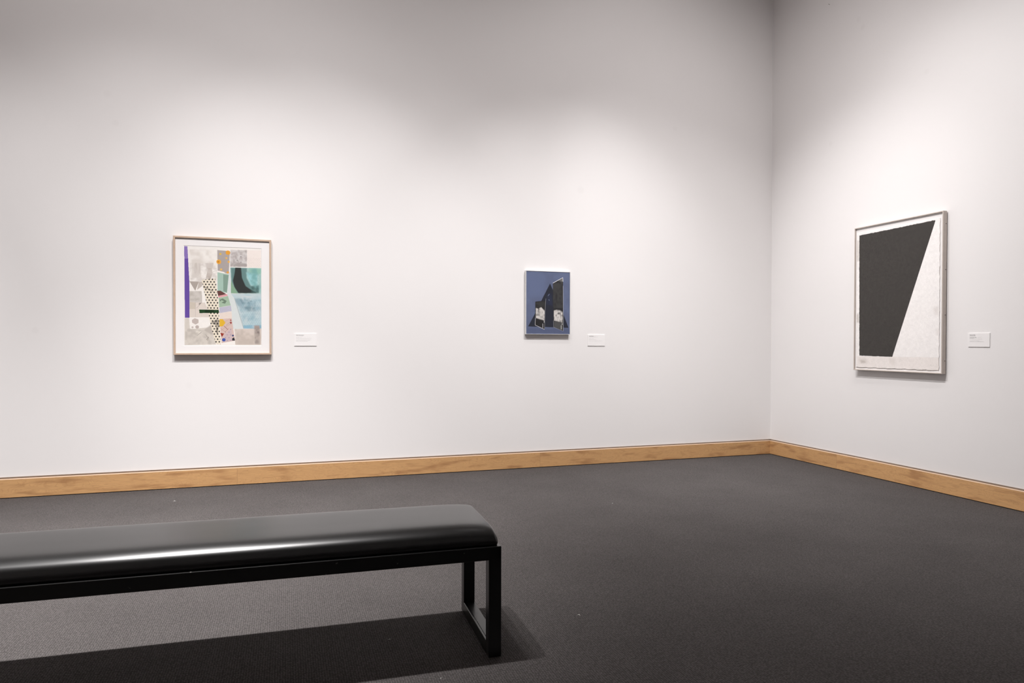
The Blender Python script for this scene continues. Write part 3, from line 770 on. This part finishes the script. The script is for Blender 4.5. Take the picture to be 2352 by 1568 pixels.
def paint(shapes, fw_, fh_, res, mpz, paper, seed=1, grain=0.03):
    """fw_, fh_: frame size in metres; res: metres per raster cell; mpz: metres per drawing unit."""
    W_, H_ = int(round(fw_ / res)), int(round(fh_ / res))
    img = np.ones((H_, W_, 3)) * np.array(lin(paper))
    X, Y = np.meshgrid((np.arange(W_) + .5) * res, (np.arange(H_) + .5) * res)
    def poly(pts, XX=None, YY=None):
        XX = X if XX is None else XX
        YY = Y if YY is None else YY
        ins = np.zeros(XX.shape, bool)
        n = len(pts)
        for i in range(n):
            xa, ya = pts[i]; xb, yb = pts[(i + 1) % n]
            if ya == yb:
                continue
            cond = ((ya > YY) != (yb > YY))
            xi = (xb - xa) * (YY - ya) / (yb - ya) + xa
            ins ^= cond & (XX < xi)
        return ins.astype(float)
    for e in shapes:
        kind, col, soft, pts = e[0], np.array(lin(e[1])), e[2], [(u * fw_, v * fh_) for u, v in e[3]]
        if kind == 'p':
            mk = poly(pts)
        elif kind == 'r':
            nx = (hash_noise(H_, W_, 5, seed + 5) - .5) * .0030 + (hash_noise(H_, W_, 2, seed + 6) - .5) * .0018
            ny = (hash_noise(H_, W_, 5, seed + 7) - .5) * .0030 + (hash_noise(H_, W_, 2, seed + 8) - .5) * .0018
            # the cut edge (on the light side) stays clean, the other three are ragged
            xs = [p[0] for p in pts]
            clean = np.clip((X / fw_ - .3) * 4, 0, 1) * (Y < .94 * fh_) * (Y > .12 * fh_)
            mk = poly(pts, X + nx * (1 - clean), Y + ny * (1 - clean))
        elif kind == 'd':
            mk = np.clip((e[4] * mpz - np.hypot(X - pts[0][0], Y - pts[0][1])) / res + .5, 0, 1)
        elif kind == 'g':
            s, r = e[4] * mpz, e[5] * mpz
            row = np.round(Y / s)
            off = (row % 2) * .5
            cx = (np.round(X / (s * 1.18) - off) + off) * s * 1.18
            mk = np.clip((r - np.hypot(X - cx, Y - row * s)) / res + .5, 0, 1) * poly(pts)
        elif kind == 's':
            st = np.repeat(hash_noise(H_ // 7 + 2, W_, 1.5, seed + 11), 7, 0)[:H_] * .6 + np.repeat(hash_noise(H_ // 22 + 2, W_, 2.5, seed + 12), 22, 0)[:H_] * .4
            st = blur(st, 1)
            lo = hash_noise(H_, W_, 14, seed + 13)
            mk = poly(pts)
            mk = blur(mk, 2) * np.clip((st * .6 + lo * .5) * 2.6 - .62, 0, 1)
        elif kind == 'l':
            w_ = e[4] * mpz / 2
            dist = np.full(X.shape, 9.0)
            for (xa, ya), (xb, yb) in zip(pts[:-1], pts[1:]):
                dx, dy = xb - xa, yb - ya
                t = np.clip(((X - xa) * dx + (Y - ya) * dy) / (dx * dx + dy * dy + 1e-12), 0, 1)
                dist = np.minimum(dist, np.hypot(X - xa - t * dx, Y - ya - t * dy))
            mk = np.clip((w_ - dist) / res + .5, 0, 1)
        elif kind == 'm':      # mottled patch
            nn = hash_noise(H_, W_, e[4], seed + int(e[5])) * .6 + hash_noise(H_, W_, e[4] * .35, seed + 3 + int(e[5])) * .4
            mk = poly(pts) * np.clip((nn - .36) * 2.6, 0, .85)
        if soft:
            mk = blur(mk, soft * mpz / res)
        if kind == 'r':        # felted black fibre: uneven tone
            fib = .75 + .5 * (hash_noise(H_, W_, 1.6, seed + 31) * .6 + hash_noise(H_, W_, 6, seed + 32) * .4)
            img = img * (1 - mk[..., None]) + col * mk[..., None] * fib[..., None]
            continue
        img = img * (1 - mk[..., None]) + col * mk[..., None]
    g = 1 + (hash_noise(H_, W_, 1.7, seed + 20) - .5) * 2 * grain + (hash_noise(H_, W_, 9, seed + 21) - .5) * grain
    return img * g[..., None]

def colour_sheet(name, img, fw_, fh_, crop, y, m, parent, k=0.96):
    """a flat sheet in the local xz plane facing -y, coloured per vertex; crop = (u0, u1, v0, v1)."""
    H_, W_ = img.shape[:2]
    c0, c1, r0, r1 = int(crop[0] * W_), int(crop[1] * W_), int(crop[2] * H_), int(crop[3] * H_)
    im = img[r0:r1, c0:c1]
    h, w = im.shape[:2]
    res = fw_ / W_
    xs = (np.arange(w) + c0 + .5) * res
    zs = (np.arange(h) + r0 + .5) * (fh_ / H_)
    XX, ZZ = np.meshgrid(xs, zs)
    co = np.stack([XX, np.full_like(XX, y), ZZ], -1).reshape(-1, 3).astype(np.float32)
    i = np.arange(h * w).reshape(h, w)
    quads = np.stack([i[:-1, :-1], i[:-1, 1:], i[1:, 1:], i[1:, :-1]], -1).reshape(-1, 4)
    me = bpy.data.meshes.new(name)
    me.vertices.add(len(co)); me.vertices.foreach_set('co', co.ravel())
    me.loops.add(quads.size); me.loops.foreach_set('vertex_index', quads.ravel().astype(np.int32))
    me.polygons.add(len(quads))
    me.polygons.foreach_set('loop_start', (np.arange(len(quads)) * 4).astype(np.int32))
    me.update(calc_edges=True)
    at = me.color_attributes.new('ink', 'FLOAT_COLOR', 'POINT')
    rgba = np.ones((h * w, 4), np.float32)
    rgba[:, :3] = np.clip(im.reshape(-1, 3) * k, 0, 1)
    at.data.foreach_set('color', rgba.ravel())
    return link_mesh(name, me, m, parent)

def ink_material(name, rough=0.8):
    m, nt, b = mat(name)
    a = node(nt, 'ShaderNodeAttribute', attribute_name='ink')
    nt.links.new(a.outputs['Color'], b.inputs['Base Color'])
    b.inputs['Roughness'].default_value = rough
    b.inputs['Specular IOR Level'].default_value = 0.2
    tc = node(nt, 'ShaderNodeTexCoord')
    nz = node(nt, 'ShaderNodeTexNoise')
    nz.inputs['Scale'].default_value = 260
    nt.links.new(tc.outputs['Object'], nz.inputs['Vector'])
    bp = node(nt, 'ShaderNodeBump')
    bp.inputs['Distance'].default_value = 0.00008
    nt.links.new(nz.outputs['Fac'], bp.inputs['Height'])
    nt.links.new(bp.outputs['Normal'], b.inputs['Normal'])
    return m
m_ink = ink_material('printed_paper')

# clear glazing: light passes, a faint fresnel sheen remains
m_glaze = bpy.data.materials.new('clear_glazing')
m_glaze.use_nodes = True
nt = m_glaze.node_tree
nt.nodes.clear()
outn = nt.nodes.new('ShaderNodeOutputMaterial')
tr = nt.nodes.new('ShaderNodeBsdfTransparent')
gl = nt.nodes.new('ShaderNodeBsdfGlossy')
gl.inputs['Roughness'].default_value = 0.03
gl.inputs['Color'].default_value = (0.6, 0.6, 0.6, 1)
fr = nt.nodes.new('ShaderNodeFresnel')
fr.inputs['IOR'].default_value = 1.3
mxs = nt.nodes.new('ShaderNodeMixShader')
geo = nt.nodes.new('ShaderNodeNewGeometry')
inv = nt.nodes.new('ShaderNodeMath')
inv.operation = 'SUBTRACT'
inv.inputs[0].default_value = 1.0
nt.links.new(geo.outputs['Backfacing'], inv.inputs[1])
mfr = nt.nodes.new('ShaderNodeMath')
mfr.operation = 'MULTIPLY'
nt.links.new(fr.outputs[0], mfr.inputs[0])
nt.links.new(inv.outputs[0], mfr.inputs[1])
nt.links.new(mfr.outputs[0], mxs.inputs[0])
nt.links.new(tr.outputs[0], mxs.inputs[1])
nt.links.new(gl.outputs[0], mxs.inputs[2])
nt.links.new(mxs.outputs[0], outn.inputs[0])

# ---------------------------------------------------------------- framed works
def frame_mesh(w, h, face, y_front, y_back, lip=0.0015):
    """mitred picture frame; local x 0..w, z 0..h, front at y_front (negative)."""
    bm = bmesh.new()
    e = lip
    prof = [(0, y_back), (0, y_front + e), (e, y_front), (face - e * .6, y_front), (face, y_front + e * .6), (face, y_back)]
    loops = []
    for d, y in prof:
        loops.append([bm.verts.new(p) for p in ((d, y, d), (w - d, y, d), (w - d, y, h - d), (d, y, h - d))])
    n = len(loops)
    for i in range(n):
        A, B = loops[i], loops[(i + 1) % n]
        for k in range(4):
            bm.faces.new((A[k], A[(k + 1) % 4], B[(k + 1) % 4], B[k]))
    return bm

def rect_sheet(name, x0, x1, z0, z1, y, thick, m, parent):
    return box(name, x0, x1, y, y + thick, z0, z1, m, parent)

def wood_stick(name, a, b_, rough=0.5):
    m, nt, bs = mat(name)
    tc = node(nt, 'ShaderNodeTexCoord')
    nz = node(nt, 'ShaderNodeTexNoise')
    nz.inputs['Scale'].default_value = 30
    nz.inputs['Detail'].default_value = 5
    nt.links.new(tc.outputs['Object'], nz.inputs['Vector'])
    mx = node(nt, 'ShaderNodeMix', data_type='RGBA')
    mx.inputs['A'].default_value = (*a, 1)
    mx.inputs['B'].default_value = (*b_, 1)
    nt.links.new(nz.outputs['Fac'], mx.inputs['Factor'])
    nt.links.new(mx.outputs['Result'], bs.inputs['Base Color'])
    bs.inputs['Roughness'].default_value = rough
    bs.inputs['Specular IOR Level'].default_value = 0.35
    return m
m_ash = wood_stick('pale_ash', lin((186, 160, 138)), lin((206, 182, 162)))
m_taupe = wood_stick('grey_washed_wood', lin((188, 178, 170)), lin((204, 194, 186)), 0.45)
m_white_metal = simple('white_lacquered_metal', (0.80, 0.80, 0.80), 0.16, 0.9, metal=0.35)
m_mat = simple('mat_board', (0.86, 0.842, 0.835), 0.9, 0.1, bump=.0001, bscale=300)
m_bevel = simple('mat_bevel', (0.93, 0.92, 0.90), 0.8, 0.1)
m_back = simple('backing_board', (0.10, 0.08, 0.07), 0.9, 0.1)
m_screw = simple('dark_screw', (0.04, 0.03, 0.03), 0.4, 0.5, metal=.6)

# --- collage print in pale wood frame
W1, H1, D1 = 0.6861, 0.8847, 0.040
p1 = empty('framed_collage', (-5.3645, 0, 0.9997), 0,
           'pale wood framed multicoloured collage print with a purple strip, on the white wall', 'picture')
from_bm('frame', frame_mesh(W1, H1, 0.0135, -D1, -0.006), m_ash, p1)
img = paint(PRINT_A, W1, H1, 0.0015, 0.000634, (243, 239, 234), 3, .03)
colour_sheet('collage_sheet', img, W1, H1, (.098, .901, .073, .926), -0.0265, m_ink, p1)
# window mat with bevelled opening
bm = bmesh.new()
a0, a1, c0, c1 = .1000 * W1, .8985 * W1, .0760 * H1, .9245 * H1
yo, yi = -0.0284, -0.0268
outer = [(.012, yo, .012), (W1 - .012, yo, .012), (W1 - .012, yo, H1 - .012), (.012, yo, H1 - .012)]
inner = [(a0, yo, c0), (a1, yo, c0), (a1, yo, c1), (a0, yo, c1)]
q = .0030
bev = [(a0 + q, yi, c0 + q), (a1 - q, yi, c0 + q), (a1 - q, yi, c1 - q), (a0 + q, yi, c1 - q)]
L = [[bm.verts.new(p) for p in r] for r in (outer, inner, bev)]
for A, B in zip(L[:-1], L[1:]):
    for k in range(4):
        bm.faces.new((A[k], A[(k + 1) % 4], B[(k + 1) % 4], B[k]))
from_bm('window_mat', bm, m_mat, p1)
rect_sheet('glazing', .012, W1 - .012, .012, H1 - .012, -0.0338, .0004, m_glaze, p1)
rect_sheet('backing', .010, W1 - .010, .010, H1 - .010, -0.0060, .0055, m_back, p1)

# --- blue and black print in thin white metal frame
W2, H2, D2 = 0.4171, 0.5546, 0.035
p2 = empty('framed_blue_print', (-2.5908, 0, 1.1702), 0,
           'small thin white framed print of black shards on blue, on the white wall', 'picture')
from_bm('frame', frame_mesh(W2, H2, 0.0040, -D2, -0.004, .0008), m_white_metal, p2)
img = paint(PRINT_B, W2, H2, 0.0012, 0.000544, (92, 103, 138), 9, .06)
colour_sheet('print_sheet', img, W2, H2, (.005, .998, .004, .998), -0.0320, m_ink, p2)
rect_sheet('glazing', .0035, W2 - .0035, .0035, H2 - .0035, -0.0336, .0004, m_glaze, p2)
rect_sheet('backing', .0035, W2 - .0035, .0035, H2 - .0035, -0.0310, .026, m_back, p2)

# --- black and white paper piece on the right wall
W3, H3, D3 = 0.8191, 1.1854, 0.045
p3 = empty('framed_paper_piece', (0, -1.0876, 0.8742), -math.pi / 2,
           'large grey-wood framed black and white paper piece on the right wall', 'picture')
from_bm('frame', frame_mesh(W3, H3, 0.0080, -D3, -0.009), m_taupe, p3)
rect_sheet('mount', .006, W3 - .006, .006, H3 - .006, -0.0310, .004, m_mat, p3)
img = paint(PRINT_C, W3, H3, 0.0020, 0.0009, (248, 245, 243), 17, .06)
H_, W_ = img.shape[:2]
sheet = colour_sheet('cast_paper', img, W3, H3, (.0235, .962, .0215, .966), -0.0355, m_ink, p3)
# deckled outline and slightly wavy bottom edge of the handmade sheet
me = sheet.data
co = np.empty(len(me.vertices) * 3, np.float32)
me.vertices.foreach_get('co', co)
co = co.reshape(-1, 3)
x, z = co[:, 0].copy(), co[:, 2].copy()
rs = np.random.RandomState(4)
def wob(t, amp, f0):
    return sum(amp / (k + 1) * np.sin(t * f0 * (k + 1) * 1.7 + rs.rand() * 6.3) for k in range(5))
fade = lambda d, w_: np.clip(1 - d / w_, 0, 1)
co[:, 2] += wob(x, .0016, 40) * fade(z - z.min(), .02) + wob(x, .0012, 50) * fade(z.max() - z, .02)
co[:, 0] += wob(z, .0012, 40) * fade(x - x.min(), .02) + wob(z, .0012, 45) * fade(x.max() - x, .02)
co[:, 1] -= .0016 * fade(z - z.min(), .05) * (0.5 + .5 * np.sin(x * 22)) 
me.vertices.foreach_set('co', co.ravel())
me.update()
sheet.modifiers.new('thickness', 'SOLIDIFY').thickness = 0.0015
rect_sheet('glazing', .006, W3 - .006, .006, H3 - .006, -0.0415, .0004, m_glaze, p3)
rect_sheet('backing', .012, W3 - .010, .012, H3 - .018, -0.0090, .0085, m_back, p3)
for zz in (1.967, 1.634, 1.304, .970):
    bm = bmesh.new()
    bmesh.ops.create_cone(bm, cap_ends=True, segments=12, radius1=.0036, radius2=.0030, depth=.0012)
    o = from_bm('screw', bm, m_screw, p3)
    o.location = (W3 + .0004, -.0180, zz - 0.8742)
    o.rotation_euler = (0, math.pi / 2, 0)

# ---------------------------------------------------------------- wall labels
m_card = simple('card_white', (0.86, 0.845, 0.84), 0.7, 0.25)
m_text = simple('label_text_dark', (0.06, 0.055, 0.055), 0.8, 0.1)
m_text2 = simple('label_text_grey', (0.22, 0.21, 0.21), 0.8, 0.1)

def text_part(s, x, z, size, m, parent, bold=0.0):
    cu = bpy.data.curves.new('txt', 'FONT')
    cu.body = s
    cu.size = size
    cu.offset = bold
    tmp = bpy.data.objects.new('txt', cu)
    C.objects.link(tmp)
    bpy.context.view_layer.update()
    me = bpy.data.meshes.new_from_object(tmp.evaluated_get(bpy.context.evaluated_depsgraph_get()))
    bpy.data.objects.remove(tmp)
    me.materials.clear()
    me.transform(Matrix.Translation((x, -.0054, z)) @ Matrix.Rotation(math.pi / 2, 4, 'X'))
    me.name = 'printed_text'
    return link_mesh('printed_text', me, m, parent)

def faint_lines(lines, w, parent, seed):
    """lines too small to read in the photograph: broken into word-length strokes."""
    rs = random.Random(seed)
    bm = bmesh.new()
    for (z, x_end, x_start) in lines:
        x = x_start
        while x < x_end - .003:
            l = min(rs.uniform(.003, .0105), x_end - x)
            t = x
            while t < x + l - .0008:          # letter-sized ticks
                hh = rs.choice((.0011, .0011, .0017))
                v = [bm.verts.new(p) for p in ((t, -.0054, z), (t + .00065, -.0054, z), (t + .00065, -.0054, z + hh), (t, -.0054, z + hh))]
                bm.faces.new(v)
                t += .0012
            x += l + .0016
    return from_bm('fine_print', bm, m_text2, parent)

def wall_label(loc, rz, w, h, label, head, rows, faint, seed):
    r = empty('wall_label', loc, rz, label, 'wall label', 'printed labels beside the framed works')
    box('card', 0, w, -.005, 0, 0, h, m_card, r, bevel=.0003)
    text_part(head, .0135, h - .0158, .0066, m_text, r, .00012)
    for (s, z, size, bold) in rows:
        text_part(s, .0135, h - z, size, m_text2 if not bold else m_text, r, bold)
    faint_lines([(h - z, xe, xs) for z, xe, xs in faint], w, r, seed)
    return r
wall_label((-4.5087, 0, 1.0680), 0, .1678, .0973,
           'small white label card beside the pale wood framed collage', 'Robert Rauschenberg',
           [], [(.0215, .070, .0135), (.0325, .040, .0135), (.0325, .056, .044), (.0385, .134, .0135),
                (.0500, .128, .0135), (.0560, .118, .0135), (.0620, .100, .0135)], 1)
wall_label((-1.9883, 0, 1.0704), 0, .1694, .1010,
           'small white label card beside the small blue and black print', 'Louise Nevelson',
           [], [(.0215, .100, .0135), (.0370, .036, .0135), (.0370, .056, .045), (.0440, .080, .0135),
                (.0580, .145, .0135)], 2)
wall_label((0, -2.0743, 1.0734), -math.pi / 2, .1569, .0958,
           'small white label card on the right wall beside the black and white piece', 'Ellsworth Kelly',
           [('Colored Paper Image', .0310, .0056, .00004)],
           [(.0212, .056, .0135), (.0310, .100, .072), (.0375, .052, .0135), (.0425, .106, .0135),
            (.0540, .084, .0135), (.0605, .116, .0135)], 3)

# ---------------------------------------------------------------- specks of lint on the carpet
m_lint = simple('white_lint', (0.75, 0.74, 0.72), 0.9, 0.1)
def lint(x, y, s, rz, label):
    bm = bmesh.new()
    rs = random.Random(int(x * 1000))
    pts = []
    for k in range(7):
        t = k / 6.0
        pts.append(Vector(((t - .5) * .012 * s, math.sin(t * 3.0) * .0035 * s, .0007 + .002 * s * math.sin(t * math.pi))))
    rings = []
    for k, p in enumerate(pts):
        rr = (.0006 + .0007 * math.sin(math.pi * k / 6)) * s
        rings.append([bm.verts.new(p + Vector((0, rr * math.cos(a), rr * math.sin(a)))) for a in [i * math.pi / 3 for i in range(6)]])
    for A, B in zip(rings[:-1], rings[1:]):
        for k in range(6):
            bm.faces.new((A[k], A[(k + 1) % 6], B[(k + 1) % 6], B[k]))
    bm.faces.new(rings[0][::-1]); bm.faces.new(rings[-1])
    o = from_bm('lint_speck', bm, m_lint, None, smooth=True)
    o.location = (x, y, 0.0)
    o.rotation_euler = (0, 0, rz)
    o['label'] = label
    o['category'] = 'lint'
    o['group'] = 'lint specks on the carpet'
lint(-3.459, -3.145, 1.0, -.9, 'tiny curled white lint speck on carpet to the right of the bench leg')
lint(-5.301, -0.467, 1.1, .2, 'tiny white lint speck on carpet below the framed collage by the baseboard')
lint(-2.457, -1.444, 0.8, .5, 'tiny white lint speck on open carpet in front of the small blue print')
lint(-4.212, -3.138, 0.7, 0, 'tiny white lint speck in the shadow under the bench')
lint(-4.094, -3.484, 0.7, 1.0, 'tiny white lint speck on carpet just in front of the bench')

# scratch high on the right wall
bm = bmesh.new()
v = [bm.verts.new(p) for p in ((-.0006, -.725, 4.105), (-.0006, -.732, 4.103), (-.0006, -.747, 4.088), (-.0006, -.742, 4.088))]
bm.faces.new(v)
sc_ = from_bm('scuff_mark', bm, simple('dark_scuff', (.22, .19, .18), .9, .1), bpy.data.objects['wall_right'])
